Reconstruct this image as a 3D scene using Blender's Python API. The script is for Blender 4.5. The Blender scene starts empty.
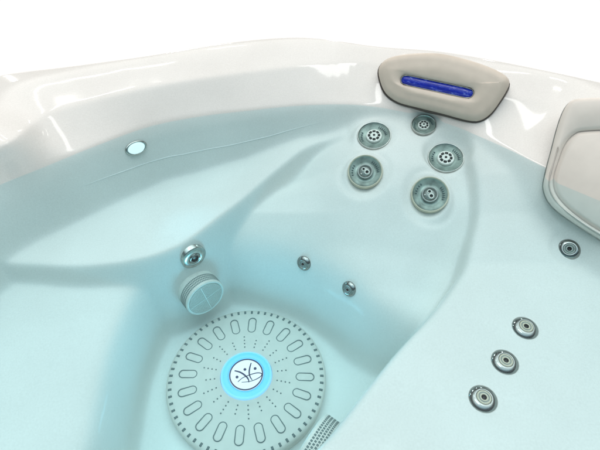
import bpy, bmesh, math, random
import numpy as np
from mathutils import Vector, Matrix

# ------------------------------------------------------------------ camera, light, exposure
C = bpy.context.scene.collection
scene = bpy.context.scene
PITCH = math.radians(45.0)
cam_d = bpy.data.cameras.new('camera')
cam = bpy.data.objects.new('camera', cam_d)
C.objects.link(cam)
cam.location = (0.0, 0.0, 0.69)
cam.rotation_euler = (math.radians(90) - PITCH, 0, 0)
cam_d.sensor_width = 36.0
cam_d.lens = 36.0 * 471.0 / 600.0
cam_d.clip_start = 0.01
cam_d.clip_end = 100
scene.camera = cam

world = bpy.data.worlds.new('World')
scene.world = world
world.use_nodes = True
bg = world.node_tree.nodes['Background']
bg.inputs['Color'].default_value = (1.0, 0.98, 0.95, 1)
bg.inputs['Strength'].default_value = 1.0
# white surroundings low down, a dim band above them and a broad soft light overhead
_nt = world.node_tree
_tc = _nt.nodes.new('ShaderNodeTexCoord')
_sx = _nt.nodes.new('ShaderNodeSeparateXYZ')
_nt.links.new(_tc.outputs['Generated'], _sx.inputs[0])
_mr = _nt.nodes.new('ShaderNodeFloatCurve')
_cv = _mr.mapping.curves[0]
_mr.mapping.use_clip = False
for _x, _v in ((0.06, 0.379), (0.22, 0.17), (0.40, 0.075), (0.58, 0.09), (0.74, 0.42), (0.86, 0.80)):
    _cv.points.new(_x, _v)
_cv.points[0].location = (0.0, 0.379)
_cv.points[-1].location = (1.0, 0.92)
_mr.mapping.update()
_x3 = _nt.nodes.new('ShaderNodeMath')
_x3.operation = 'MULTIPLY'
_x3.inputs[1].default_value = 2.82
_cl = _nt.nodes.new('ShaderNodeClamp')
_nt.links.new(_sx.outputs['Z'], _cl.inputs['Value'])
_nt.links.new(_cl.outputs[0], _mr.inputs['Value'])
_nt.links.new(_mr.outputs[0], _x3.inputs[0])
_my = _nt.nodes.new('ShaderNodeMapRange')       # and dimmer behind the camera
_my.interpolation_type = 'SMOOTHSTEP'
_my.inputs['From Min'].default_value = -0.6
_my.inputs['From Max'].default_value = 0.15
_my.inputs['To Min'].default_value = 0.60
_my.inputs['To Max'].default_value = 1.0
_nt.links.new(_sx.outputs['Y'], _my.inputs['Value'])
_mm = _nt.nodes.new('ShaderNodeMath')
_mm.operation = 'MULTIPLY'
_nt.links.new(_x3.outputs[0], _mm.inputs[0])
_nt.links.new(_my.outputs[0], _mm.inputs[1])
_nt.links.new(_mm.outputs[0], bg.inputs['Strength'])
_cr = _nt.nodes.new('ShaderNodeValToRGB')            # cool fill added behind the camera for the walls, warm light ahead and above
_cr.color_ramp.elements[0].position = 0.15
_cr.color_ramp.elements[0].color = (0.70, 0.90, 1.0, 1)
_cr.color_ramp.elements[1].position = 0.5
_cr.color_ramp.elements[1].color = (1.0, 0.98, 0.95, 1)
_ma = _nt.nodes.new('ShaderNodeMath')
_ma.operation = 'MULTIPLY_ADD'
_ma.inputs[1].default_value = 0.5
_ma.inputs[2].default_value = 0.5
_nt.links.new(_sx.outputs['Y'], _ma.inputs[0])
_nt.links.new(_ma.outputs[0], _cr.inputs['Fac'])
_nt.links.new(_cr.outputs['Color'], bg.inputs['Color'])


def area(name, loc, target, size, power, color=(1, 1, 1), size_y=None):
    d = bpy.data.lights.new(name, 'AREA')
    d.energy = power
    d.color = color
    d.size = size
    if size_y:
        d.shape = 'RECTANGLE'
        d.size_y = size_y
    o = bpy.data.objects.new(name, d)
    C.objects.link(o)
    o.location = loc
    v = Vector(target) - Vector(loc)
    o.rotation_euler = v.to_track_quat('-Z', 'Y').to_euler()
    return o


SP = (1.0, 0.97, 0.92)
area('rim_glint_strip', (-2.3, 3.4, 1.15), (-0.7, 1.3, 0), 0.04, 4, SP, 0.6)  # unseen strips added to put glints on the rim
area('rim_glint_strip', (-0.9, 4.0, 1.25), (-0.2, 1.4, 0), 0.6, 7, SP, 0.05)
area('rim_glint_strip', (0.5, 4.2, 0.95), (0.1, 1.4, 0), 0.05, 6, SP, 0.4)
# unseen thin lights added above the far rim to streak the glossy ledge
area('rim_streak_light', (-0.78, 2.03, 2.37), (-0.6, 1.35, 0), 0.60, 0.75, SP, 0.025)
area('rim_streak_light', (-0.72, 1.74, 2.42), (-0.6, 1.30, 0), 0.45, 0.6, SP, 0.025)
area('rim_streak_light', (-0.30, 2.75, 2.12), (-0.2, 1.50, 0), 0.30, 0.30, SP, 0.03)
area('rim_streak_light', (1.28, 2.06, 2.32), (0.75, 1.32, 0), 0.10, 0.18, SP, 0.05)
area('rim_streak_light', (1.08, 1.80, 2.41), (0.75, 1.30, 0), 0.12, 0.16, SP, 0.03)
area('rim_glint_spot', (1.6, 3.6, 1.2), (0.6, 1.3, 0), 0.07, 4, SP)  # small unseen lights, also added for rim glints
area('rim_glint_spot', (2.5, 3.0, 1.2), (0.8, 1.2, 0), 0.07, 4, SP)
area('overhead_streak_light', (-0.6, 0.5, 3.3), (-0.2, 0.7, -0.4), 1.6, 10, (1.0, 0.99, 0.97), 0.30)  # unseen overhead strips, added for lip streaks and slight shadows
area('overhead_streak_light', (0.9, 1.0, 3.3), (0.2, 0.7, -0.4), 1.2, 4.5, (1.0, 0.99, 0.97), 0.25)
scene.view_settings.view_transform = 'Standard'
scene.view_settings.look = 'None'
scene.view_settings.gamma = 1.0
scene.view_settings.exposure = 0.0
try:
    scene.cycles.max_bounces = 14
    scene.cycles.diffuse_bounces = 6
    scene.cycles.glossy_bounces = 4
    scene.cycles.transparent_max_bounces = 24
    scene.cycles.volume_bounces = 0
    scene.cycles.sample_clamp_indirect = 6.0
    scene.cycles.use_denoising = True
except Exception:
    pass

# ------------------------------------------------------------------ the shell as one moulded surface
WATER = -0.14
FLOOR = -0.65


def spline(pts, closed=True, n=8):
    P = np.array(pts, float)
    m = len(P)
    out = []
    for i in range(m if closed else m - 1):
        if closed:
            p0, p1, p2, p3 = P[(i - 1) % m], P[i], P[(i + 1) % m], P[(i + 2) % m]
        else:
            p0, p1, p2, p3 = P[max(i - 1, 0)], P[i], P[i + 1], P[min(i + 2, m - 1)]
        for k in range(n):
            t = k / n
            out.append(0.5 * ((2 * p1) + (-p0 + p2) * t + (2 * p0 - 5 * p1 + 4 * p2 - p3) * t * t
                              + (-p0 + 3 * p1 - 3 * p2 + p3) * t ** 3))
    if not closed:
        out.append(P[-1])
    return np.array(out)


def sdf(poly, x, y):
    """signed distance to a closed polygon, positive inside"""
    a = poly
    b = np.roll(poly, -1, axis=0)
    best = np.full(x.shape, 1e9)
    ins = np.zeros(x.shape, bool)
    for (ax, ay), (bx, by) in zip(a, b):
        ex, ey = bx - ax, by - ay
        L = ex * ex + ey * ey
        if L < 1e-14:
            continue
        t = np.clip(((x - ax) * ex + (y - ay) * ey) / L, 0, 1)
        dx, dy = x - ax - t * ex, y - ay - t * ey
        best = np.minimum(best, dx * dx + dy * dy)
        if abs(ey) > 1e-12:
            c = (ay > y) != (by > y)
            xi = ax + (y - ay) / ey * ex
            ins ^= c & (x < xi)
    d = np.sqrt(best)
    return np.where(ins, d, -d)


def sp(t, r):
    return 0.5 * (t + np.sqrt(t * t + r * r))


def smax(a, b, r):
    return 0.5 * (a + b + np.sqrt((a - b) ** 2 + r * r))


# plan outlines, metres: outer edge of the rim, inner lip, waterline
OUTER = spline([(-0.909, 1.329), (-0.704, 1.393), (-0.486, 1.469), (-0.253, 1.559), (0.000, 1.607), (0.254, 1.567), (0.490, 1.484),
                (0.704, 1.393), (0.895, 1.298), (1.08, 1.19), (1.22, 1.0), (1.28, 0.65), (1.28, 0.2), (1.24, -0.25), (1.08, -0.52), (0.8, -0.64),
                (0.3, -0.7), (-0.3, -0.7), (-0.8, -0.64), (-1.08, -0.52), (-1.24, -0.25), (-1.28, 0.2), (-1.28, 0.65), (-1.22, 1.05), (-1.09, 1.22)])
INNER = spline([(-0.785, 1.045), (-0.748, 1.175), (-0.671, 1.246), (-0.471, 1.353), (-0.245, 1.432), (0.000, 1.494), (0.254, 1.516),
                (0.44, 1.345), (0.641, 1.292), (0.771, 1.235), (0.86, 1.10), (0.98, 0.9), (1.06, 0.6), (1.07, 0.2), (1.03, -0.2), (0.85, -0.42), (0.4, -0.5), (-0.4, -0.5),
                (-0.85, -0.42), (-1.03, -0.2), (-1.07, 0.2), (-1.06, 0.6), (-0.99, 0.83), (-0.905, 0.97)])
WLINE = spline([(-0.817, 0.984), (-0.714, 1.072), (-0.600, 1.170), (-0.472, 1.266), (-0.323, 1.324), (-0.164, 1.360), (0.000, 1.391),
                (0.167, 1.398), (0.298, 1.372), (0.419, 1.318), (0.528, 1.238), (0.622, 1.144), (0.695, 1.059), (0.802, 0.951), (0.92, 0.78), (0.98, 0.55), (0.99, 0.2),
                (0.95, -0.17), (0.79, -0.35), (0.4, -0.42), (-0.4, -0.42), (-0.79, -0.35), (-0.95, -0.17), (-0.99, 0.2), (-0.98, 0.55), (-0.945, 0.76), (-0.885, 0.89)])
# front edges of the seats
BENCH = np.vstack([spline([(-1.3, 0.83), (-1.0, 0.82), (-0.843, 0.856), (-0.588, 0.849), (-0.374, 0.908), (-0.201, 1.072), (0.017, 1.289), (0.149, 1.325)], False),
                   [(0.20, 1.7), (-1.3, 1.7)]])
COOL = np.vstack([spline([(-0.50, -0.1), (-0.49, 0.1), (-0.470, 0.385), (-0.477, 0.499), (-0.484, 0.662), (-0.460, 0.826), (-0.401, 0.931)], False),
                  [(-0.36, 1.3), (-1.4, 1.3), (-1.4, -0.8), (-0.5, -0.8)]])
CORNER = np.vstack([spline([(-0.419, 1.019), (-0.293, 1.002), (-0.169, 0.994), (0.000, 0.936), (0.128, 0.845), (0.242, 0.742), (0.48, 0.64)], False),
                    [(0.7, 0.7), (0.66, 1.05), (0.66, 1.25), (0.55, 1.6), (0.12, 1.6), (-0.3, 1.4), (-0.5, 1.1)]])
LOUNGE = np.vstack([spline([(0.000, 0.312), (0.020, 0.346), (0.069, 0.394), (0.144, 0.481), (0.236, 0.585), (0.331, 0.681), (0.400, 0.763),
                            (0.446, 0.827), (0.483, 0.914), (0.508, 0.983), (0.517, 1.059), (0.516, 1.141), (0.499, 1.222)], False),
                    [(0.6, 1.6), (1.5, 1.6), (1.5, -0.8), (0.1, -0.8), (0.0, 0.2)]])
_s = np.linspace(-0.3, 1.2, 301)
_h = np.interp(_s, [-.3, 0, .1, .18, .25, .33, .42, .52, 1.2], [-.10, -.145, -.165, -.188, -.218, -.272, -.325, -.350, -.358])
_k = np.hanning(17); _k /= _k.sum()
_h = np.convolve(np.pad(_h, 8, mode='edge'), _k, mode='valid')
PADS = []     # (x, y, z, slope x, slope y, radius) flat seats moulded for the jets
DISHES = []   # (x, y, radius, depth) shallow moulded dishes round the fittings


def surf(x, y, dishes=True):
    x = np.asarray(x, float); y = np.asarray(y, float)
    dA = sdf(INNER, x, y); dB = sdf(WLINE, x, y); dO = sdf(OUTER, x, y)
    # rim between the outer edge and the inner lip
    w = np.clip(dO / np.maximum(dO - dA, 1e-4), 0, 1)
    rim = -0.0055 * np.cos(w * 2 * math.pi) + 0.002 + 0.013 * (1 - w) ** 2
    rim = rim - 7.0 * sp(0.003 - np.maximum(dO, -0.06), 0.016) ** 1.5
    dip = np.exp(-(((x + 0.93) / 0.12) ** 2 + ((y - 1.17) / 0.09) ** 2))
    rim = rim - 0.02 * dip - 0.012 * np.exp(-(((x - 0.82) / 0.10) ** 2 + ((y - 1.27) / 0.05) ** 2))
    # wall: lip -> waterline -> below
    t = np.clip(dA / np.maximum(dA - dB, 1e-4), -3, 1)
    up = -0.05 - 0.09 * t
    kw = np.interp(x, [-.9, -.72, -.45, -.1, 0.1, 0.4], [3.2, 3.2, 4.0, 3.2, 2.4, 1.5])
    wall = np.where(dB > 0, WATER - kw * dB, np.where(dA > 0, up, -0.05 + np.minimum(-dA, 1) * 0.5))
    lipr = 0.014
    top = 0.5 * (wall + rim - np.sqrt((wall - rim) ** 2 + lipr ** 2))
    # seats
    z = np.full(x.shape, FLOOR)
    h2 = -0.392 - 0.03 * np.clip((0.8 - y), 0, 1) + 0.02 * np.clip(-0.6 - x, 0, 1)
    z = smax(z, h2 - 7.0 * sp(-sdf(COOL, x, y), 0.020), 0.03)
    s = 1.369 - 0.2 * x - 0.98 * y
    h3 = np.interp(s, _s, _h)
    d1 = sdf(BENCH, x, y)
    q3 = np.clip((0.21 - x) / 0.26, 0, 1)
    h3 = h3 - 0.10 * q3 * q3 * (3 - 2 * q3) * np.clip((0.38 - s) / 0.2, 0.25, 1)
    d4 = sdf(LOUNGE, x, y)
    h3 = h3 - 0.05 * np.exp(-np.maximum(-d1, 0) / 0.12) - 0.035 * np.exp(-(np.maximum(-d4, 0) / 0.10) ** 2)
    d3 = np.minimum(sdf(CORNER, x, y), 0.11 - d1)
    z = smax(z, h3 - 5.0 * sp(-d3, 0.030), 0.03)
    h1 = np.interp(x, [-1.2, -.5, -.35, -.19, 0.0, 0.15], [-.325, -.325, -.32, -.295, -.245, -.235])
    z = smax(z, h1 - 6.0 * sp(-d1, 0.004), np.interp(x, [-.45, -.33, -.24, -.12], [0.026, 0.012, 0.016, 0.034]))
    h4 = np.interp(y, [0.2, 0.5, 0.83, 0.98, 1.09, 1.2, 1.35], [-.31, -.30, -.285, -.24, -.185, -.155, -.14])
    h4 = h4 - 0.05 * np.clip(x - 0.6, 0, 0.3)
    z = smax(z, h4 - 6.0 * sp(-d4, 0.008), 0.008)
    z = smax(z, top, 0.016)
    if dishes:
        for (cx, cy, cz_, sx_, sy_, r) in PADS:
            q = np.sqrt((x - cx) ** 2 + (y - cy) ** 2) / r
            m = 1 / (1 + np.exp(np.minimum((q - 1.22) * 18, 60)))
            z = z * (1 - m) + m * (cz_ - sx_ * (x - cx) - sy_ * (y - cy))
        for (cx, cy, r, dp) in DISHES:
            q = np.sqrt((x - cx) ** 2 + (y - cy) ** 2) / r
            z = z - dp / (1 + np.exp(np.minimum((q - 1) * 24, 60)))
    z = np.where(dA < -0.05, np.minimum(z, rim), z)
    return z

# x, y, radius, depth of the moulded dishes round the two lower back jets and the lounger foot jet
for (px, py), r_, dp_ in (((0.200, 1.140), 0.078, 0.009), ((0.387, 1.056), 0.080, 0.009), ((0.240, 1.286), 0.064, 0.002), ((0.457, 1.193), 0.064, 0.002),
                          ((0.401, 1.309), 0.054, 0.003), ((0.744, 0.873), 0.052, 0.006)):
    DISHES.append((px, py, r_, dp_))


def surf_point(x, y):
    """point on the shell and its outward normal"""
    e = 0.012
    a = surf(np.array([x, x + e, x - e, x, x]), np.array([y, y, y, y + e, y - e]), False)
    n = Vector((-(a[1] - a[2]), -(a[3] - a[4]), 2 * e)).normalized()
    z = float(surf(np.array([x]), np.array([y]), True)[0])
    return Vector((x, y, z)), n


ROTARY_N, TWIN_N = Vector((-0.12, -0.30, 0.94)).normalized(), Vector((-0.14, -0.52, 0.84)).normalized()
for (px, py), r_, n_ in (((0.240, 1.286), 0.055, ROTARY_N), ((0.457, 1.193), 0.056, ROTARY_N), ((0.401, 1.309), 0.042, ROTARY_N),
                         ((0.200, 1.140), 0.054, TWIN_N), ((0.387, 1.056), 0.056, TWIN_N)):
    z_ = float(surf(np.array([px]), np.array([py]), False)[0])
    PADS.append((px, py, z_, n_.x / n_.z, n_.y / n_.z, r_))
    DISHES.append((px, py, r_ * 0.9, 0.012))


# ------------------------------------------------------------------ materials
def mat(name):
    m = bpy.data.materials.new(name)
    m.use_nodes = True
    nt = m.node_tree
    return m, nt, nt.nodes['Principled BSDF'], nt.nodes['Material Output']


def setp(b, **k):
    for a, v in k.items():
        a = a.replace('_', ' ')
        s = b.inputs[a]
        if isinstance(v, tuple) and len(v) == 3:
            v = (*v, 1)
        s.default_value = v


def simple(name, col, rough=0.4, metal=0.0, noise=0.0, scale=40.0, bump=0.0, **k):
    """principled with a little object-space mottling and bump"""
    m, nt, b, out = mat(name)
    setp(b, Base_Color=col, Roughness=rough, Metallic=metal, **k)
    if noise or bump:
        tc = nt.nodes.new('ShaderNodeTexCoord')
        n = nt.nodes.new('ShaderNodeTexNoise')
        n.inputs['Scale'].default_value = scale
        n.inputs['Detail'].default_value = 5
        nt.links.new(tc.outputs['Object'], n.inputs['Vector'])
        if noise:
            r = nt.nodes.new('ShaderNodeValToRGB')
            r.color_ramp.elements[0].position = 0.3
            r.color_ramp.elements[1].position = 0.7
            r.color_ramp.elements[0].color = (*[c * (1 - noise) for c in col], 1)
            r.color_ramp.elements[1].color = (*[min(1, c * (1 + noise)) for c in col], 1)
            nt.links.new(n.outputs['Fac'], r.inputs['Fac'])
            nt.links.new(r.outputs['Color'], b.inputs['Base Color'])
        if bump:
            bp = nt.nodes.new('ShaderNodeBump')
            bp.inputs['Strength'].default_value = bump
            bp.inputs['Distance'].default_value = 0.002
            nt.links.new(n.outputs['Fac'], bp.inputs['Height'])
            nt.links.new(bp.outputs['Normal'], b.inputs['Normal'])
    return m


def acrylic_material():
    """glossy off-white acrylic with a faint pearly fleck and moulding waviness"""
    m, nt, b, out = mat('white_acrylic')
    setp(b, Roughness=0.075, IOR=1.49)
    b.inputs['Coat Weight'].default_value = 0.3
    b.inputs['Coat Roughness'].default_value = 0.03
    tc = nt.nodes.new('ShaderNodeTexCoord')
    v = nt.nodes.new('ShaderNodeTexNoise')
    v.inputs['Scale'].default_value = 260
    v.inputs['Detail'].default_value = 3
    big = nt.nodes.new('ShaderNodeTexNoise')
    big.inputs['Scale'].default_value = 5
    big.inputs['Detail'].default_value = 4
    r = nt.nodes.new('ShaderNodeValToRGB')
    r.color_ramp.elements[0].position = 0.3
    r.color_ramp.elements[1].position = 0.72
    r.color_ramp.elements[0].color = (0.715, 0.69, 0.655, 1)
    r.color_ramp.elements[1].color = (0.83, 0.805, 0.77, 1)
    mx = nt.nodes.new('ShaderNodeMath')
    mx.operation = 'MULTIPLY_ADD'
    mx.inputs[1].default_value = 0.45
    mul = nt.nodes.new('ShaderNodeMath')
    mul.operation = 'MULTIPLY'
    mul.inputs[1].default_value = 0.55
    for n in (v, big):
        nt.links.new(tc.outputs['Object'], n.inputs['Vector'])
    nt.links.new(v.outputs['Fac'], mul.inputs[0])
    nt.links.new(big.outputs['Fac'], mx.inputs[0])
    nt.links.new(mul.outputs[0], mx.inputs[2])
    nt.links.new(mx.outputs[0], r.inputs['Fac'])
    nt.links.new(r.outputs['Color'], b.inputs['Base Color'])
    wv = nt.nodes.new('ShaderNodeTexNoise')
    wv.inputs['Scale'].default_value = 7
    wv.inputs['Detail'].default_value = 1
    nt.links.new(tc.outputs['Object'], wv.inputs['Vector'])
    bp = nt.nodes.new('ShaderNodeBump')
    bp.inputs['Strength'].default_value = 0.35
    bp.inputs['Distance'].default_value = 0.007
    nt.links.new(wv.outputs['Fac'], bp.inputs['Height'])
    nt.links.new(bp.outputs['Normal'], b.inputs['Normal'])
    nt.links.new(bp.outputs['Normal'], b.inputs['Coat Normal'])
    # under water acrylic loses its gloss: the two refractive indices are nearly the same
    geo = nt.nodes.new('ShaderNodeNewGeometry')
    sx = nt.nodes.new('ShaderNodeSeparateXYZ')
    nt.links.new(geo.outputs['Position'], sx.inputs[0])
    for sock, hi, lo in (('Specular IOR Level', 0.45, 0.02), ('Coat Weight', 0.3, 0.0)):
        mr = nt.nodes.new('ShaderNodeMapRange')
        mr.inputs['From Min'].default_value = WATER - 0.001
        mr.inputs['From Max'].default_value = WATER + 0.001
        mr.inputs['To Min'].default_value = lo
        mr.inputs['To Max'].default_value = hi
        nt.links.new(sx.outputs['Z'], mr.inputs['Value'])
        nt.links.new(mr.outputs[0], b.inputs[sock])
    return m


def water_material():
    m, nt, b, out = mat('water')
    nt.nodes.remove(b)
    geo = nt.nodes.new('ShaderNodeNewGeometry')
    tc = nt.nodes.new('ShaderNodeTexCoord')
    nz = nt.nodes.new('ShaderNodeTexNoise')
    nz.inputs['Scale'].default_value = 5
    nz.inputs['Detail'].default_value = 2
    nt.links.new(tc.outputs['Object'], nz.inputs['Vector'])
    bp = nt.nodes.new('ShaderNodeBump')
    bp.inputs['Strength'].default_value = 0.5
    bp.inputs['Distance'].default_value = 0.008
    nt.links.new(nz.outputs['Fac'], bp.inputs['Height'])
    dot = nt.nodes.new('ShaderNodeVectorMath')
    dot.operation = 'DOT_PRODUCT'
    nt.links.new(geo.outputs['Normal'], dot.inputs[0])
    nt.links.new(geo.outputs['Incoming'], dot.inputs[1])

    def mth(op, a, bb=None):
        n = nt.nodes.new('ShaderNodeMath')
        n.operation = op
        for i, s in enumerate((a, bb)):
            if s is None:
                continue
            if isinstance(s, (int, float)):
                n.inputs[i].default_value = s
            else:
                nt.links.new(s, n.inputs[i])
        return n.outputs[0]
    c = mth('ABSOLUTE', dot.outputs['Value'])
    f = mth('POWER', mth('SUBTRACT', 1.0, c), 5.0)
    f = mth('ADD', mth('MULTIPLY', f, 0.98), 0.02)
    tr = nt.nodes.new('ShaderNodeBsdfTransparent')
    tr.inputs['Color'].default_value = (0.905, 0.98, 1.0, 1)
    gl = nt.nodes.new('ShaderNodeBsdfGlossy')
    gl.inputs['Roughness'].default_value = 0.16
    nt.links.new(bp.outputs['Normal'], gl.inputs['Normal'])
    mix = nt.nodes.new('ShaderNodeMixShader')
    nt.links.new(f, mix.inputs['Fac'])
    nt.links.new(tr.outputs[0], mix.inputs[1])
    nt.links.new(gl.outputs[0], mix.inputs[2])
    nt.links.new(mix.outputs[0], out.inputs['Surface'])
    va = nt.nodes.new('ShaderNodeVolumeAbsorption')
    va.inputs['Color'].default_value = (0.30, 0.91, 1.0, 1)
    va.inputs['Density'].default_value = 0.52
    nt.links.new(va.outputs[0], out.inputs['Volume'])
    return m


def glow(name, col, strength, dim=1.0):
    m, nt, b, out = mat(name)
    setp(b, Base_Color=tuple(min(1, c) * dim for c in col), Roughness=0.25)
    b.inputs['Emission Color'].default_value = (*col, 1)
    b.inputs['Emission Strength'].default_value = strength
    return m


def ring_material(R):
    """lit translucent ring, brightest along its middle"""
    m, nt, b, out = mat('cyan_glow')
    setp(b, Base_Color=(0.04, 0.15, 0.3), Roughness=0.25)
    tc = nt.nodes.new('ShaderNodeTexCoord')
    sx = nt.nodes.new('ShaderNodeSeparateXYZ')
    cb = nt.nodes.new('ShaderNodeCombineXYZ')
    ln = nt.nodes.new('ShaderNodeVectorMath')
    ln.operation = 'LENGTH'
    mr = nt.nodes.new('ShaderNodeMapRange')
    mr.inputs['From Min'].default_value = R * 0.21
    mr.inputs['From Max'].default_value = R * 0.325
    r = nt.nodes.new('ShaderNodeValToRGB')
    e = r.color_ramp.elements
    e[0].position, e[0].color = 0.0, (0.07, 0.42, 0.90, 1)
    e[1].position, e[1].color = 1.0, (0.30, 0.62, 1.0, 1)
    for ps, cl in ((0.3, (0.14, 0.64, 0.98, 1)), (0.68, (0.12, 0.62, 0.98, 1)), (0.88, (0.32, 0.78, 1.0, 1))):
        k = e.new(ps)
        k.color = cl
    nt.links.new(tc.outputs['Object'], sx.inputs[0])
    nt.links.new(sx.outputs['X'], cb.inputs['X'])
    nt.links.new(sx.outputs['Y'], cb.inputs['Y'])
    nt.links.new(cb.outputs[0], ln.inputs[0])
    nt.links.new(ln.outputs['Value'], mr.inputs['Value'])
    nt.links.new(mr.outputs[0], r.inputs['Fac'])
    nt.links.new(r.outputs['Color'], b.inputs['Emission Color'])
    b.inputs['Emission Strength'].default_value = 0.95
    return m


def light_bar_material():
    """translucent blue cascade bar, lit from behind, highlights and sparkle painted as noise"""
    m, nt, b, out = mat('blue_light_bar')
    setp(b, Base_Color=(0.01, 0.02, 0.25), Roughness=0.12)
    tc = nt.nodes.new('ShaderNodeTexCoord')
    n = nt.nodes.new('ShaderNodeTexNoise')
    n.inputs['Scale'].default_value = 85
    mp = nt.nodes.new('ShaderNodeMapping')
    mp.inputs['Scale'].default_value = (0.55, 1.5, 1)
    mp.inputs['Rotation'].default_value = (0, 0, 0.15)
    nt.links.new(tc.outputs['Object'], mp.inputs['Vector'])
    n.inputs['Detail'].default_value = 6
    n.inputs['Roughness'].default_value = 0.7
    nt.links.new(mp.outputs['Vector'], n.inputs['Vector'])
    r = nt.nodes.new('ShaderNodeValToRGB')
    e = r.color_ramp.elements
    e[0].position, e[0].color = 0.36, (0.004, 0.008, 0.10, 1)
    e[1].position, e[1].color = 0.70, (0.35, 0.55, 1.0, 1)
    k = e.new(0.55)
    k.color = (0.012, 0.03, 0.42, 1)
    nt.links.new(n.outputs['Fac'], r.inputs['Fac'])
    nt.links.new(r.outputs['Color'], b.inputs['Emission Color'])
    b.inputs['Emission Strength'].default_value = 0.36
    return m


M_ACR = acrylic_material()
M_WATER = water_material()
M_PILLOW = simple('beige_foam', (0.60, 0.53, 0.45), 0.42, noise=0.04, scale=30, bump=0.05)
M_PANEL = simple('beige_plastic', (0.72, 0.665, 0.605), 0.35, noise=0.03, scale=25)
M_GAP = simple('dark_gap', (0.09, 0.075, 0.065), 0.5)
M_CABINET = simple('grey_cabinet', (0.35, 0.33, 0.31), 0.6, noise=0.1, scale=8)
M_CHROME = simple('dark_chrome', (0.34, 0.335, 0.32), 0.12, 1.0, noise=0.06, scale=20)
M_STEEL = simple('brushed_steel', (0.50, 0.50, 0.47), 0.24, 1.0, noise=0.15, scale=60)
M_TEAL = simple('teal_steel', (0.29, 0.345, 0.31), 0.35, 0.3, noise=0.5, scale=26, Specular_IOR_Level=0.2)  # strong mottling paints blotchy reflections into the dish colour
M_CREAM = simple('cream_plastic', (0.78, 0.77, 0.71), 0.3, noise=0.05, scale=60)
M_BONE = simple('bone_ring', (0.60, 0.54, 0.42), 0.35, noise=0.08, scale=60)
M_HOLE = simple('dark_opening', (0.012, 0.016, 0.016), 0.5)
M_SLOT = simple('dark_teal_slot', (0.11, 0.165, 0.165), 0.6)
M_COVER = simple('pale_grey_plastic', (0.62, 0.585, 0.53), 0.38, noise=0.03, scale=50)
M_SUCTION = simple('grey_plastic', (0.66, 0.66, 0.61), 0.45, noise=0.06, scale=80)
M_MESHFACE = simple('grey_mesh_face', (0.46, 0.43, 0.38), 0.5, noise=0.25, scale=260)
M_GREYDISH = simple('grey_dish', (0.33, 0.35, 0.33), 0.3, 0.4, noise=0.2, scale=60)
M_RING = ring_material(0.235)
M_EMBLEM = glow('emblem_glow', (0.95, 0.97, 1.0), 0.75, 0.3)
M_INK = simple('navy_ink', (0.006, 0.02, 0.09), 0.5)
M_LENS = glow('lens_glow', (0.74, 0.97, 1.0), 1.0, 0.2)
M_HIGHLIGHT = simple('highlight_white', (0.86, 0.86, 0.85), 0.3)
M_BAR = light_bar_material()

# ------------------------------------------------------------------ builders
BASE = Vector((0.0, 0.45, -0.9))
tub = bpy.data.objects.new('hot_tub', None)
C.objects.link(tub)
tub.location = BASE
tub.empty_display_size = 0.2
tub['label'] = 'glossy off-white acrylic hot tub filled with clear blue water'
tub['category'] = 'hot tub'


def link(name, me, mats, parent, matrix=None, smooth=True, label=None):
    o = bpy.data.objects.new(name, me)
    C.objects.link(o)
    for m in mats:
        me.materials.append(m)
    if smooth:
        me.polygons.foreach_set('use_smooth', [True] * len(me.polygons))
    o.parent = parent
    if matrix is not None:
        loc, rot, sc = matrix.decompose()
        o.rotation_euler = rot.to_euler()
        o.location = loc - (BASE if parent is tub else Vector((0, 0, 0)))
    elif parent is tub:
        o.location = -BASE
    if label:
        o['label'] = label
    return o


def mesh_of(bm, name):
    me = bpy.data.meshes.new(name)
    bmesh.ops.recalc_face_normals(bm, faces=bm.faces[:])
    bm.to_mesh(me)
    bm.free()
    return me


def grid_mesh(name, verts, faces):
    me = bpy.data.meshes.new(name)
    nv, nf = len(verts), len(faces)
    me.vertices.add(nv)
    me.vertices.foreach_set('co', np.asarray(verts, np.float32).ravel())
    me.loops.add(nf * 4)
    me.loops.foreach_set('vertex_index', np.asarray(faces, np.int32).ravel())
    me.polygons.add(nf)
    me.polygons.foreach_set('loop_start', np.arange(0, nf * 4, 4, dtype=np.int32))
    me.update(calc_edges=True)
    me.validate()
    return me


def lathe(bm, prof, mi=0, n=40, loc=(0, 0), cap=False, sx=1.0, sy=1.0):
    """revolve (r, z) points; mi is one index or one per segment"""
    rings = []
    for r, z in prof:
        if r < 1e-6:
            rings.append([bm.verts.new((loc[0], loc[1], z))])
        else:
            rings.append([bm.verts.new((loc[0] + sx * r * math.cos(2 * math.pi * k / n), loc[1] + sy * r * math.sin(2 * math.pi * k / n), z)) for k in range(n)])
    for i in range(len(rings) - 1):
        a, b = rings[i], rings[i + 1]
        m = mi if isinstance(mi, int) else mi[i]
        for k in range(n):
            k2 = (k + 1) % n
            if len(a) == 1 and len(b) == 1:
                continue
            if len(a) == 1:
                f = bm.faces.new((a[0], b[k2], b[k]))
            elif len(b) == 1:
                f = bm.faces.new((a[k], a[k2], b[0]))
            else:
                f = bm.faces.new((a[k], a[k2], b[k2], b[k]))
            f.material_index = m


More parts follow.
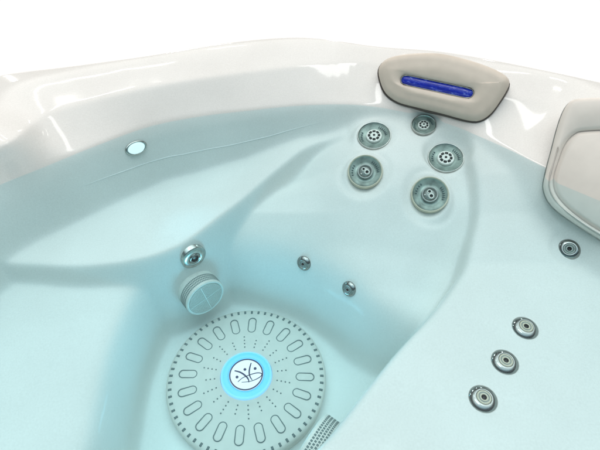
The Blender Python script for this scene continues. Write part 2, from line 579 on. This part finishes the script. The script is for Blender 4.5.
def ribbon(bm, pts, widths, z, mi=0, thick=0.0008, closed=False):
    """flat raised stroke along 2-D points"""
    pts = [Vector((p[0], p[1], 0)) for p in pts]
    n = len(pts)
    rows = []
    for i, p in enumerate(pts):
        a = pts[(i - 1) % n] if (closed or i > 0) else p
        b = pts[(i + 1) % n] if (closed or i < n - 1) else p
        t = (b - a).normalized()
        s = Vector((-t.y, t.x, 0)) * (widths if isinstance(widths, float) else widths[i]) * 0.5
        rows.append([bm.verts.new((p.x - s.x, p.y - s.y, z)), bm.verts.new((p.x - s.x, p.y - s.y, z + thick)),
                     bm.verts.new((p.x + s.x, p.y + s.y, z + thick)), bm.verts.new((p.x + s.x, p.y + s.y, z))])
    for i in range(n if closed else n - 1):
        a, b = rows[i], rows[(i + 1) % n]
        for k in range(3):
            bm.faces.new((a[k], b[k], b[k + 1], a[k + 1])).material_index = mi
    if not closed:
        for r in (rows[0], rows[-1]):
            bm.faces.new(r).material_index = mi


def basis(p, n, up=(0, 0, 1), spin=0.0):
    """matrix whose z is n and whose y leans to `up`"""
    z = Vector(n).normalized()
    u = Vector(up)
    y = u - z * u.dot(z)
    if y.length < 0.05:
        u = Vector((0, 1, 0))
        y = u - z * u.dot(z)
    y.normalize()
    x = y.cross(z)
    m = Matrix((x, y, z)).transposed().to_4x4()
    m = m @ Matrix.Rotation(spin, 4, 'Z')
    m.translation = Vector(p)
    return m


# ------------------------------------------------------------------ shell, cabinet, water
STEP = 0.004
gx = np.arange(-1.34, 1.345, STEP)
gy = np.arange(-0.76, 1.70, STEP)
X, Y = np.meshgrid(gx, gy)
Z = surf(X.ravel(), Y.ravel()).reshape(X.shape)
DO = sdf(OUTER, X.ravel(), Y.ravel()).reshape(X.shape)
Zb = Z.copy()                   # ease out the sampling steps along the lip and edges
for _ in range(3):
    Zb[1:-1, :] = 0.25 * Zb[:-2, :] + 0.5 * Zb[1:-1, :] + 0.25 * Zb[2:, :]
    Zb[:, 1:-1] = 0.25 * Zb[:, :-2] + 0.5 * Zb[:, 1:-1] + 0.25 * Zb[:, 2:]
Z = np.where(DO > 0.02, Zb, Z)
cell = (DO[:-1, :-1] > -0.034) | (DO[1:, 1:] > -0.034)
idx = np.full(X.shape, -1, int)
use = np.zeros(X.shape, bool)
use[:-1, :-1] |= cell; use[1:, :-1] |= cell; use[:-1, 1:] |= cell; use[1:, 1:] |= cell
idx[use] = np.arange(use.sum())
V = np.stack([X[use], Y[use], Z[use]], 1)
Fq = np.stack([idx[:-1, :-1][cell], idx[:-1, 1:][cell], idx[1:, 1:][cell], idx[1:, :-1][cell]], 1)
link('shell', grid_mesh('shell', V, Fq), [M_ACR], tub)

bm = bmesh.new()
ring = []
for i, p in enumerate(OUTER):
    ring.append([bm.verts.new((p[0] * 1.01, p[1] * 1.01 - 0.0045, -0.055)), bm.verts.new((p[0] * 0.99, p[1] * 0.99 + 0.0045, -0.9))])
for i in range(len(ring)):
    a, b = ring[i], ring[(i + 1) % len(ring)]
    bm.faces.new((a[0], b[0], b[1], a[1]))
bm.faces.new([r[1] for r in ring])
link('cabinet', mesh_of(bm, 'cabinet'), [M_CABINET], tub, smooth=False)

# the water fills the shell: flat top, underside following the moulding
wet = Z < WATER
cw = wet[:-1, :-1] | wet[1:, 1:] | wet[:-1, 1:] | wet[1:, :-1]
for _ in range(2):
    d = cw.copy()
    d[1:] |= cw[:-1]; d[:-1] |= cw[1:]; d[:, 1:] |= cw[:, :-1]; d[:, :-1] |= cw[:, 1:]
    cw = d
inner_cells = sdf(INNER, (X[:-1, :-1]).ravel(), (Y[:-1, :-1]).ravel()).reshape(cw.shape) > -0.03
cw &= inner_cells
u2 = np.zeros(X.shape, bool)
u2[:-1, :-1] |= cw; u2[1:, :-1] |= cw; u2[:-1, 1:] |= cw; u2[1:, 1:] |= cw
n2 = int(u2.sum())
id2 = np.full(X.shape, -1, int)
id2[u2] = np.arange(n2)
top = np.stack([X[u2], Y[u2], np.full(n2, WATER)], 1)
bot = np.stack([X[u2], Y[u2], np.minimum(Z[u2], WATER) - 0.008], 1)
a, b, c, d = id2[:-1, :-1][cw], id2[:-1, 1:][cw], id2[1:, 1:][cw], id2[1:, :-1][cw]
ft = np.stack([a, b, c, d], 1)
fb = np.stack([a, d, c, b], 1) + n2
sides = []
pad = np.pad(cw, 1)
for (dy, dx, p, q) in ((-1, 0, (0, 0), (0, 1)), (1, 0, (1, 1), (1, 0)), (0, -1, (1, 0), (0, 0)), (0, 1, (0, 1), (1, 1))):
    nb = pad[1 + dy:1 + dy + cw.shape[0], 1 + dx:1 + dx + cw.shape[1]]
    jj, ii = np.where(cw & ~nb)
    v0 = id2[jj + p[0], ii + p[1]]; v1 = id2[jj + q[0], ii + q[1]]
    sides.append(np.stack([v0, v0 + n2, v1 + n2, v1], 1))
FW = np.vstack([ft, fb] + sides)
wo = link('water', grid_mesh('water', np.vstack([top, bot]), FW), [M_WATER], None)
wo['kind'] = 'structure'


# ------------------------------------------------------------------ pillow with its light bar
def ring_by_angle(P2, n, centre):
    """closed 2-D outline resampled at equal angles seen from its centre"""
    q = np.array(P2) - centre
    out = []
    for k in range(n):
        th = 2 * math.pi * k / n
        dv = np.array([math.cos(th), math.sin(th)])
        best = 0
        for i in range(len(q)):
            p, e = q[i], q[(i + 1) % len(q)] - q[i]
            den = dv[0] * e[1] - dv[1] * e[0]
            if abs(den) < 1e-12:
                continue
            t = (p[0] * e[1] - p[1] * e[0]) / den
            s = (p[0] * dv[1] - p[1] * dv[0]) / den
            if -1e-9 <= s <= 1 + 1e-9 and t > best:
                best = t
        out.append(centre + dv * best)
    return np.array(out)


def inset(R2, d):
    a = np.roll(R2, 1, 0); b = np.roll(R2, -1, 0)
    t = b - a
    t /= np.linalg.norm(t, axis=1)[:, None] + 1e-12
    return R2 + np.stack([-t[:, 1], t[:, 0]], 1) * d


def loft(bm, rings, mis, close_last=None, close_first=None):
    """rings: list of (2-D ring, depth)"""
    vs = [[bm.verts.new((p[0], p[1], z if np.isscalar(z) else z[i])) for i, p in enumerate(r)] for r, z in rings]
    n = len(vs[0])
    for i in range(len(vs) - 1):
        for k in range(n):
            f = bm.faces.new((vs[i][k], vs[i][(k + 1) % n], vs[i + 1][(k + 1) % n], vs[i + 1][k]))
            f.material_index = mis if isinstance(mis, int) else mis[i]
    if close_last is not None:
        bm.faces.new(vs[-1]).material_index = close_last
    if close_first is not None:
        bm.faces.new(vs[0]).material_index = close_first


def to_plane(pts, Mi):
    return np.array([[v.x, v.y] for v in ((Mi @ Vector(p)) for p in pts)])


N = 120
PN = Vector((-0.411, -0.709, 0.574))
MP = basis((0.43, 1.33, -0.05), PN)
MPi = MP.inverted()
PIL = [(0.272, 1.458, -0.005), (0.313, 1.450, 0.014), (0.370, 1.430, 0.030), (0.431, 1.403, 0.041), (0.491, 1.369, 0.042), (0.548, 1.333, 0.038), (0.592, 1.301, 0.030), (0.612, 1.280, 0.019), (0.611, 1.266, 0.001), (0.592, 1.248, -0.035), (0.569, 1.234, -0.070), (0.541, 1.231, -0.092), (0.507, 1.245, -0.099), (0.436, 1.286, -0.100), (0.366, 1.325, -0.102), (0.310, 1.358, -0.102), (0.273, 1.390, -0.088), (0.255, 1.424, -0.060), (0.251, 1.449, -0.031)]
SLOT = [(0.335, 1.390, -0.044), (0.510, 1.294, -0.037)]
o2 = to_plane(PIL, MPi)
o2 = spline(o2, True, 8)
if np.sum(o2[:, 0] * np.roll(o2[:, 1], -1) - np.roll(o2[:, 0], -1) * o2[:, 1]) < 0:
    o2 = o2[::-1]
s2 = to_plane(SLOT, MPi)           # the two ends of the slot's axis
sc = s2.mean(0)
ax = (s2[1] - s2[0]); hl = np.linalg.norm(ax) / 2; ax = ax / (2 * hl)


def stadium(r, ext=0.0, n=240):
    out = []
    for k in range(n):
        th = 2 * math.pi * k / n
        dv = ax * math.cos(th) + np.array([-ax[1], ax[0]]) * math.sin(th)
        out.append(sc + ax * (math.copysign(hl + ext, math.cos(th))) + dv * r)
    return np.array(out)


RO = ring_by_angle(o2, N, sc)
SR = 0.021
S0 = ring_by_angle(stadium(SR), N, sc)
S1 = ring_by_angle(stadium(SR - 0.004), N, sc)
S2 = ring_by_angle(stadium(SR - 0.007), N, sc)
RI = inset(RO, 0.028)
bm = bmesh.new()
rings = [(inset(RO, 0.006), -0.10), (inset(RO, 0.001), -0.05), (RO, -0.026)]
for k in range(1, 7):
    th = k / 6 * math.pi / 2
    rings.append((inset(RO, 0.026 * (1 - math.cos(th))), -0.026 + 0.026 * math.sin(th)))
for k in range(1, 6):
    t = k / 6
    rings.append((RI * (1 - t) + S0 * t, 0.004 * math.sin(t * math.pi)))
rings += [(S0, 0.0005), (S1, -0.004), (S1, -0.014)]
loft(bm, rings, 0, close_first=0)
pillow = link('pillow', mesh_of(bm, 'pillow'), [M_PILLOW], tub, MP, label='beige headrest pillow with a glowing blue bar across its face')
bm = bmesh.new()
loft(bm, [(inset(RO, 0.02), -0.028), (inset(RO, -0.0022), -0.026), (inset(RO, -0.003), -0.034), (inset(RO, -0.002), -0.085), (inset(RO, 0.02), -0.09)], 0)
backing = link('backing_ring', mesh_of(bm, 'backing_ring'), [M_GAP], pillow)
backing.location = (-0.0012, -0.003, 0)  # dark ring shifted down to draw the shadow in the gap
bm = bmesh.new()
S3 = ring_by_angle(stadium(SR - 0.0072), N, sc)
loft(bm, [(S1 * 1.0, -0.012), (ring_by_angle(stadium(SR - 0.0055), N, sc), -0.0045), (S2, -0.005), (S2, -0.014)], 0)
link('bezel', mesh_of(bm, 'bezel'), [M_GREYDISH], pillow)
bm = bmesh.new()
loft(bm, [(S3, -0.013), (S3, -0.011), (ring_by_angle(stadium(SR - 0.010), N, sc), -0.0075), (ring_by_angle(stadium(SR - 0.015), N, sc), -0.0055)], 0, close_last=0)
link('light_bar', mesh_of(bm, 'light_bar'), [M_BAR], pillow)

# ------------------------------------------------------------------ beige panel on the right wall
QN = Vector((-0.4956, -0.5701, 0.6552))
MQ = basis((0.718, 1.155, 0.02), QN)
MQi = MQ.inverted()
QO = spline(to_plane([(0.755, 1.142, 0.036), (0.734, 1.146, 0.025), (0.719, 1.133, 0.002), (0.705, 1.104, -0.034), (0.691, 1.063, -0.081), (0.677, 1.023, -0.126), (0.671, 0.992, -0.157), (0.687, 0.950, -0.182), (0.734, 0.893, -0.196), (0.804, 0.820, -0.206), (0.871, 0.758, -0.209), (0.938, 0.716, -0.196), (0.979, 0.724, -0.157), (0.993, 0.767, -0.110), (0.997, 0.845, -0.038), (0.995, 0.919, 0.024), (0.977, 0.979, 0.062), (0.937, 1.025, 0.073), (0.868, 1.078, 0.067), (0.809, 1.115, 0.054)], MQi), True, 6)
QI = spline(to_plane([(0.762, 1.072, -0.019), (0.738, 1.076, -0.034), (0.718, 1.064, -0.059), (0.703, 1.036, -0.095), (0.691, 1.004, -0.132), (0.696, 0.969, -0.159), (0.725, 0.921, -0.178), (0.782, 0.856, -0.192), (0.855, 0.789, -0.195), (0.916, 0.755, -0.178), (0.950, 0.764, -0.145), (0.959, 0.807, -0.100), (0.960, 0.880, -0.036), (0.946, 0.942, 0.007), (0.909, 0.990, 0.021), (0.848, 1.032, 0.011)], MQi), True, 6)
qc = QI.mean(0)
if np.sum(QO[:, 0] * np.roll(QO[:, 1], -1) - np.roll(QO[:, 0], -1) * QO[:, 1]) < 0:
    QO = QO[::-1]; QI = QI[::-1]
RO = ring_by_angle(QO, N, qc)
RG = ring_by_angle(QI, N, qc)
bm = bmesh.new()
rings = [(inset(RO, 0.004), -0.12), (RO, -0.022)]
for k in range(1, 6):
    th = k / 5 * math.pi / 2
    rings.append((inset(RO, 0.016 * (1 - math.cos(th))), -0.022 + 0.016 * math.sin(th) + 0.006))
rings += [(inset(RG, -0.008), 0.0), (inset(RG, -0.003), -0.004), (inset(RG, 0.002), -0.012)]
loft(bm, rings, 0)
panel = link('wall_panel', mesh_of(bm, 'wall_panel'), [M_PANEL], tub, MQ, label='beige wall panel with a rounded inset, lower half under water')
bm = bmesh.new()
loft(bm, [(inset(RG, 0.0), -0.014), (inset(RG, 0.004), -0.014), (inset(RG, 0.010), -0.007), (inset(RG, 0.016), -0.005)], 0, close_last=0)
link('inset_panel', mesh_of(bm, 'inset_panel'), [M_PANEL], panel)
bm = bmesh.new()
loft(bm, [(inset(RO, 0.02), -0.025), (inset(RO, -0.003), -0.026), (inset(RO, -0.003), -0.034), (inset(RO, 0.0), -0.11)], 0)
link('backing_ring', mesh_of(bm, 'backing_ring'), [M_GREYDISH], panel)


# ------------------------------------------------------------------ jets
def flange_mesh(R, mats, name='jet'):
    bm = bmesh.new()
    lathe(bm, [(R * 0.98, -0.02), (R * 1.0, 0.002), (R * 0.985, 0.006), (R * 0.965, 0.0080), (R * 0.935, 0.0070), (R * 0.91, 0.004),
               (R * 0.80, 0.001), (R * 0.62, -0.004), (R * 0.42, -0.006), (R * 0.38, 0.000)], [0, 0, 0, 0, 0, 1, 1, 1, 1], 56)
    rnd = random.Random(int(R * 10000))
    a0 = rnd.uniform(-0.5, 0.3)
    for k in range(7):          # short moulded ticks on part of the ring
        th = a0 + k * 0.16
        c, s = math.cos(th), math.sin(th)
        ribbon(bm, [(R * 0.66 * c, R * 0.66 * s), (R * 0.80 * c, R * 0.80 * s)], R * 0.035, -0.003, 2, 0.0045)
    for k in range(5):
        th = a0 + 2.6 + k * 0.2
        c, s = math.cos(th), math.sin(th)
        ribbon(bm, [(R * 0.68 * c, R * 0.68 * s), (R * 0.78 * c, R * 0.78 * s)], R * 0.05, -0.003, 2, 0.0045)
    return mesh_of(bm, name)


def rotary_nozzle_mesh(R):
    """pale wheel with eight dark openings between its spokes"""
    bm = bmesh.new()
    r = R * 0.46
    lathe(bm, [(r, -0.004), (r, 0.004), (r * 0.93, 0.0055), (r * 0.85, 0.005), (r * 0.3, 0.007), (0, 0.0075)], 0, 40)
    for k in range(8):
        th = 2 * math.pi * k / 8
        c, s = math.cos(th), math.sin(th)
        ribbon(bm, [(r * t * c, r * t * s) for t in (0.36, 0.5, 0.65, 0.78)], [r * 0.12, r * 0.34, r * 0.44, r * 0.28], 0.0052, 1, 0.0012)
    lathe(bm, [(r * 0.16, 0.007), (r * 0.14, 0.009), (0, 0.0092)], 1, 16)
    return mesh_of(bm, 'nozzle')


def twin_nozzle_mesh(R):
    """grey cup with a ball that carries two round outlets"""
    bm = bmesh.new()
    r = R * 0.44
    lathe(bm, [(r, -0.004), (r, 0.004), (r * 0.95, 0.006), (r * 0.84, 0.0055), (r * 0.78, 0.001), (r * 0.7, -0.002)], [0, 0, 0, 2, 2], 44)
    lathe(bm, [(r * 0.76, -0.003), (r * 0.68, 0.001), (r * 0.5, 0.0045), (r * 0.25, 0.006), (0, 0.0065)], 2, 32)
    for (ox, oy, q) in ((-0.2, 0.24, 0.27), (0.24, -0.16, 0.34)):
        lathe(bm, [(r * q, 0.003), (r * q, 0.0085), (r * q * 0.84, 0.0098), (r * q * 0.6, 0.0088), (r * q * 0.55, 0.0065), (0, 0.006)], [3, 3, 3, 1, 1], 24, (ox * r, oy * r))
    lathe(bm, [(r * 0.09, 0.004), (r * 0.08, 0.0075), (0, 0.0078)], 3, 12, (-0.5 * r, -0.35 * r))
    return mesh_of(bm, 'nozzle')


JETGROUP = 'jets set into the shell'


def big_jet(x, y, R, kind, spin, label):
    p, n = surf_point(x, y)
    p.z = [q[2] for q in PADS if abs(q[0] - x) + abs(q[1] - y) < 0.002][0]
    n = ROTARY_N if kind == 'rotary' else TWIN_N
    p = p - n * 0.0082
    o = link('jet', flange_mesh(R, None), [M_BONE if kind == 'twin' else M_STEEL, M_TEAL, M_SLOT], tub, basis(p + n * 0.001, n, spin=spin), label=label)
    if kind == 'twin':
        link('nozzle', twin_nozzle_mesh(R), [M_GREYDISH, M_HOLE, M_GREYDISH, M_CREAM], o)
    else:
        link('nozzle', rotary_nozzle_mesh(R), [M_CREAM, M_HOLE], o)
    return o


big_jet(*(0.240, 1.286), 0.055, 'rotary', 0.3, 'round jet with a spoked white centre')
big_jet(*(0.457, 1.193), 0.056, 'rotary', 0.1, 'round jet with a spoked white centre')
big_jet(*(0.401, 1.309), 0.040, 'rotary', 0.7, 'small round jet just under the waterline')
big_jet(*(0.200, 1.140), 0.054, 'twin', 0.2, 'round jet with two outlets in its centre')
big_jet(*(0.387, 1.056), 0.056, 'twin', -0.3, 'round jet with two outlets in its centre')


def dome_jet(x, y, R, mats, label, spin=0, high=0.013):
    p, n = surf_point(x, y)
    bm = bmesh.new()
    k = high / 0.013
    lathe(bm, [(R * 0.97, -0.02), (R, 0.001), (R * 0.95, 0.004 * k), (R * 0.82, 0.009 * k), (R * 0.66, 0.012 * k), (R * 0.56, 0.013 * k), (R * 0.52, 0.0125 * k), (R * 0.50, 0.010 * k)], 0, 48)
    o = link('jet', mesh_of(bm, 'jet'), [mats[0]], tub, basis(p, n, spin=spin), label=label)
    bm = bmesh.new()
    lathe(bm, [(R * 0.505, 0.008 * k), (R * 0.50, 0.0122 * k), (R * 0.44, 0.0135 * k), (R * 0.38, 0.0128 * k), (R * 0.37, 0.0105 * k), (R * 0.31, 0.0105 * k),
               (R * 0.30, 0.0125 * k), (R * 0.22, 0.0132 * k), (R * 0.19, 0.0125 * k), (R * 0.17, 0.006 * k), (0, 0.005 * k)], [0, 0, 0, 1, 1, 1, 0, 0, 2, 2], 36)
    link('nozzle', mesh_of(bm, 'nozzle'), [mats[1], mats[2], M_HOLE], o)
    return o


CH = (M_CHROME, M_BONE, M_GREYDISH)
for q, r_ in (((0.546, 0.631), 0.031), ((0.471, 0.543), 0.031), ((0.398, 0.457), 0.031)):
    dome_jet(*q, r_, CH, 'domed chrome jet with a dark outlet', high=0.0095)
dome_jet(*(0.744, 0.873), 0.030, (M_CHROME, M_GREYDISH, M_TEAL), 'small chrome jet below the beige panel', high=0.010)
for q in ((0.012, 0.939), (0.143, 0.840)):
    dome_jet(*q, 0.0235, (M_CHROME, M_GREYDISH, M_SLOT), 'small steel jet on the seat riser', high=0.009)

# steel outlet with an offset dark hole above the suction fitting
p, n = surf_point(*(-0.321, 0.934))
bm = bmesh.new()
lathe(bm, [(0.039, -0.03), (0.040, 0.001), (0.037, 0.004), (0.030, 0.006), (0.020, 0.007), (0.0185, 0.006)], 0, 48)
o = link('jet', mesh_of(bm, 'jet'), [M_STEEL], tub, basis(p + Vector((0.6, -0.77, 0)) * 0.004, Vector((0.6, -0.77, 0.0))), label='flat steel jet with a dark hole above the suction fitting')
bm = bmesh.new()
lathe(bm, [(0.0185, 0.004), (0.0175, 0.0085), (0.014, 0.0092), (0.0115, 0.008), (0.0105, 0.002), (0.006, 0.001), (0.0055, 0.004), (0, 0.0045)], [0, 0, 0, 1, 1, 2, 2], 32)
link('nozzle', mesh_of(bm, 'nozzle'), [M_CHROME, M_HOLE, M_GREYDISH], o)

# the lit underwater light on the left wall
def pool_light(p, n, power, tilt, label=None):
    bm = bmesh.new()
    lathe(bm, [(0.035, -0.03), (0.036, 0.001), (0.034, 0.005), (0.029, 0.0065), (0.027, 0.005)], 0, 48, sy=0.62)
    o = link('underwater_light', mesh_of(bm, 'underwater_light'), [M_STEEL], tub, basis(p, n), label=label)
    bm = bmesh.new()
    lathe(bm, [(0.028, 0.001), (0.0272, 0.0055), (0.020, 0.0075), (0.010, 0.0082), (0, 0.0085)], 0, 40, sy=0.60)
    link('lens', mesh_of(bm, 'lens'), [M_LENS], o)
    ld = bpy.data.lights.new('wall_lamp', 'AREA')       # the light's own beam
    ld.shape = 'DISK'
    ld.size = 0.05
    ld.energy = power
    ld.color = (0.32, 0.80, 1.0)
    lo = bpy.data.objects.new('wall_lamp', ld)
    C.objects.link(lo)
    ld.spread = math.radians(62)
    lo.matrix_world = basis(p + n * 0.010, -(n * 0.55 + Vector((n.x, n.y, 0)).normalized() * 0.45 + Vector((0, 0, tilt))).normalized())


p, n = surf_point(*(-0.517, 1.221))
n = (n + Vector((0, 0, 0.15))).normalized()
pool_light(p + n * 0.001, n, 0.12, -0.35, 'round lit underwater light in a steel bezel')

# ------------------------------------------------------------------ suction fittings
def suction(p, n, R, depth, spin, label):
    bm = bmesh.new()
    lathe(bm, [(R, -0.04), (R, depth - 0.006), (R * 0.985, depth - 0.002), (R * 0.93, depth), (R * 0.90, depth), (R * 0.88, depth - 0.003), (0, depth - 0.003)], 0, 64)
    # perforated side: small openings in rows round the barrel
    rows, cols = 4, 74
    for j in range(rows):
        for k in range(cols):
            th = 2 * math.pi * (k + 0.5 * (j % 2)) / cols
            zc = depth * (0.26 + 0.165 * j)
            hw, hh = R * 0.028, depth * 0.055
            vs = []
            for (u, v) in ((-1, -1), (1, -1), (1, 1), (-1, 1)):
                t2 = th + u * hw / R
                vs.append(bm.verts.new(((R + 0.0006) * math.cos(t2), (R + 0.0006) * math.sin(t2), zc + v * hh)))
            bm.faces.new(vs).material_index = 1
    o = link('suction_fitting', mesh_of(bm, 'suction_fitting'), [M_SUCTION, M_SLOT], tub, basis(p, n, spin=spin), label=label)
    bm = bmesh.new()
    g = 0.0055
    k = int(R * 0.86 / g)
    lathe(bm, [(R * 0.875, depth - 0.0025), (R * 0.86, depth - 0.0005), (0, depth - 0.0005)], 0, 56)
    for i in range(-k, k + 1):      # fine grid over the face, one bold cross
        c = i * g
        L = math.sqrt(max(0, (R * 0.84) ** 2 - c * c))
        w = 0.0024 if i == 0 else 0.0004
        if L < 0.004:
            continue
        ribbon(bm, [(c, -L), (c, L)], w, depth - 0.0006, 1, 0.0014)
        ribbon(bm, [(-L, c), (L, c)], w, depth - 0.0006, 1, 0.0012)
    rnd = random.Random(3)
    link('grille', mesh_of(bm, 'grille'), [M_MESHFACE, M_SUCTION], o, smooth=False)
    # row of notches on the front rim
    return o


p, n = surf_point(*(-0.317, 0.913))
suction(Vector((-0.321, 0.907, -0.502)), Vector((0.62, -0.77, 0.06)), 0.065, 0.05, 0.15, 'round grey suction fitting with a perforated barrel')
suction(Vector((0.055, 0.40, -0.50)), Vector((-0.80, 0.55, 0.10)), 0.090, 0.05, 0.4, 'round grey suction fitting under the lounger edge')

# added pale bead draws a highlight line along the left wall, under water
bm = bmesh.new()
rows = []
wl = [Vector((p[0], p[1], 0)) for p in WLINE]
run = [i for i, p in enumerate(wl) if -0.70 < p.x < 0.10 and p.y > 0.9]
run.sort(key=lambda i: wl[i].x)
for c, i in enumerate(run):
    t = (wl[(i + 1) % len(wl)] - wl[i - 1]).normalized()
    nn = Vector((t.y, -t.x, 0))
    if nn.y > 0:
        nn = -nn
    x_ = wl[i].x
    drop = float(np.interp(x_, [-0.7, -0.55, -0.4, -0.25, -0.1, 0.0, 0.1], [0.085, 0.098, 0.108, 0.103, 0.085, 0.066, 0.045]))
    k_ = float(np.interp(x_, [-.9, -.72, -.45, -.1, 0.1, 0.4], [3.2, 3.2, 4.0, 3.2, 2.4, 1.5]))
    q = wl[i] + nn * (drop / k_ + 0.0012)
    q.z = float(surf(np.array([q.x]), np.array([q.y]))[0]) + 0.001
    f = c / (len(run) - 1)
    r_ = 0.0012 * min(1, 0.1 + 5 * min(f, 1 - f))
    rows.append([bm.verts.new(q + (nn * math.cos(a_) + Vector((0, 0, 1)) * math.sin(a_)) * r_) for a_ in [math.pi * k / 5 for k in range(10)]])
for i in range(len(rows) - 1):
    for k in range(10):
        bm.faces.new((rows[i][k], rows[i + 1][k], rows[i + 1][(k + 1) % 10], rows[i][(k + 1) % 10]))
link('highlight_bead', mesh_of(bm, 'highlight_bead'), [M_HIGHLIGHT], tub)

# ------------------------------------------------------------------ floor drain cover
DC = Vector((-0.158, 0.668, -0.628))
DR = 0.235
MD = basis(DC, (0, 0, 1))
bm = bmesh.new()
lathe(bm, [(DR * 0.985, -0.03), (DR, 0.010), (DR * 0.992, 0.016), (DR * 0.965, 0.020), (DR * 0.90, 0.0215), (DR * 0.86, 0.022), (DR * 0.5, 0.025), (DR * 0.34, 0.026), (DR * 0.325, 0.024)], 0, 128)


def cz(r):
    return float(np.interp(r / DR, [0.34, 0.5, 0.86, 0.90, 0.965, 1.0], [0.026, 0.025, 0.022, 0.0215, 0.020, 0.010]))


for k in range(20):             # outlined oval slots
    th = 2 * math.pi * k / 20 + math.radians(-1.5)
    c, s = math.cos(th), math.sin(th)
    rc, hl2, hw2 = DR * 0.735, DR * 0.112, DR * 0.050
    pts = []
    for j in range(28):
        t = 2 * math.pi * j / 28
        u = math.copysign(hl2 - hw2, math.cos(t)) + hw2 * math.cos(t)
        v = hw2 * math.sin(t)
        pts.append((c * (rc + u) - s * v, s * (rc + u) + c * v))
    ribbon(bm, pts, DR * 0.0105, cz(rc) - 0.0018, 1, 0.0030, closed=True)
for k in range(20):             # rows of pin holes
    th = 2 * math.pi * (k + 0.5) / 20 + math.radians(-1.5)
    for j in range(4 if k % 2 else 3):
        rr = DR * (0.395 + 0.052 * j)
        lathe(bm, [(0.0022, cz(rr) - 0.002), (0.0022, cz(rr) + 0.0010), (0, cz(rr) + 0.0011)], 1, 8, (rr * math.cos(th), rr * math.sin(th)))
for k in range(64):             # notches round the edge
    th = 2 * math.pi * k / 64
    c, s = math.cos(th), math.sin(th)
    ribbon(bm, [(DR * 0.925 * c, DR * 0.925 * s), (DR * 0.968 * c, DR * 0.968 * s)], DR * 0.026, 0.0185, 1, 0.0034)
cover = link('drain_cover', mesh_of(bm, 'drain_cover'), [M_COVER, M_SLOT], tub, MD, label='large pale round drain cover ringed with oval slots')
bm = bmesh.new()
lathe(bm, [(DR * 0.322, 0.018), (DR * 0.32, 0.0275), (DR * 0.30, 0.0295), (DR * 0.23, 0.0305), (DR * 0.215, 0.029)], 0, 96)
link('light_ring', mesh_of(bm, 'light_ring'), [M_RING], cover, label='glowing cyan ring round the emblem')
bm = bmesh.new()
E0 = DR * 0.213
lathe(bm, [(E0, 0.026), (E0, 0.030), (0, 0.0305)], 0, 72)
z0 = 0.0300
ringp = [(E0 * 0.955 * math.cos(2 * math.pi * k / 72), E0 * 0.955 * math.sin(2 * math.pi * k / 72)) for k in range(72)]
ribbon(bm, ringp, E0 * 0.07, z0, 1, 0.0012, closed=True)


def stroke(pts, w):
    q = spline([(p[0] * E0, p[1] * E0) for p in pts], False, 8)
    m = len(q)
    ribbon(bm, q, [E0 * w * (0.35 + 0.65 * math.sin(math.pi * min(1, 0.15 + i / (m - 1) * 0.8))) for i in range(m)], z0, 1, 0.0012)


for (dx, dy, dr) in ((-0.10, 0.30, 0.085), (0.50, 0.36, 0.085), (-0.52, -0.18, 0.085)):
    lathe(bm, [(E0 * dr, z0), (E0 * dr, z0 + 0.0012), (0, z0 + 0.0013)], 1, 20, (dx * E0, dy * E0))
stroke([(0.24, 0.72), (0.18, 0.42), (0.17, 0.10), (0.24, -0.16), (0.38, -0.36)], 0.085)
stroke([(-0.70, 0.22), (-0.36, 0.12), (-0.06, -0.08), (0.14, -0.30), (0.20, -0.50)], 0.095)
stroke([(-0.44, -0.48), (-0.20, -0.24), (0.20, -0.05), (0.62, 0.08), (0.90, 0.04), (0.86, -0.14), (0.55, -0.34), (0.20, -0.46), (-0.22, -0.50)], 0.05)
ld = bpy.data.lights.new('drain_lamp', 'AREA')      # the lit ring's own light, shining up through the water
ld.shape = 'DISK'
ld.size = 0.12
ld.energy = 0.9
ld.color = (0.25, 0.76, 1.0)
lo = bpy.data.objects.new('drain_lamp', ld)
C.objects.link(lo)
lo.location = DC + Vector((0, 0, 0.034))
lo.rotation_euler = (math.pi, 0, 0)
link('emblem', mesh_of(bm, 'emblem'), [M_EMBLEM, M_INK], cover, smooth=False, label='round lit emblem of three abstract figures')
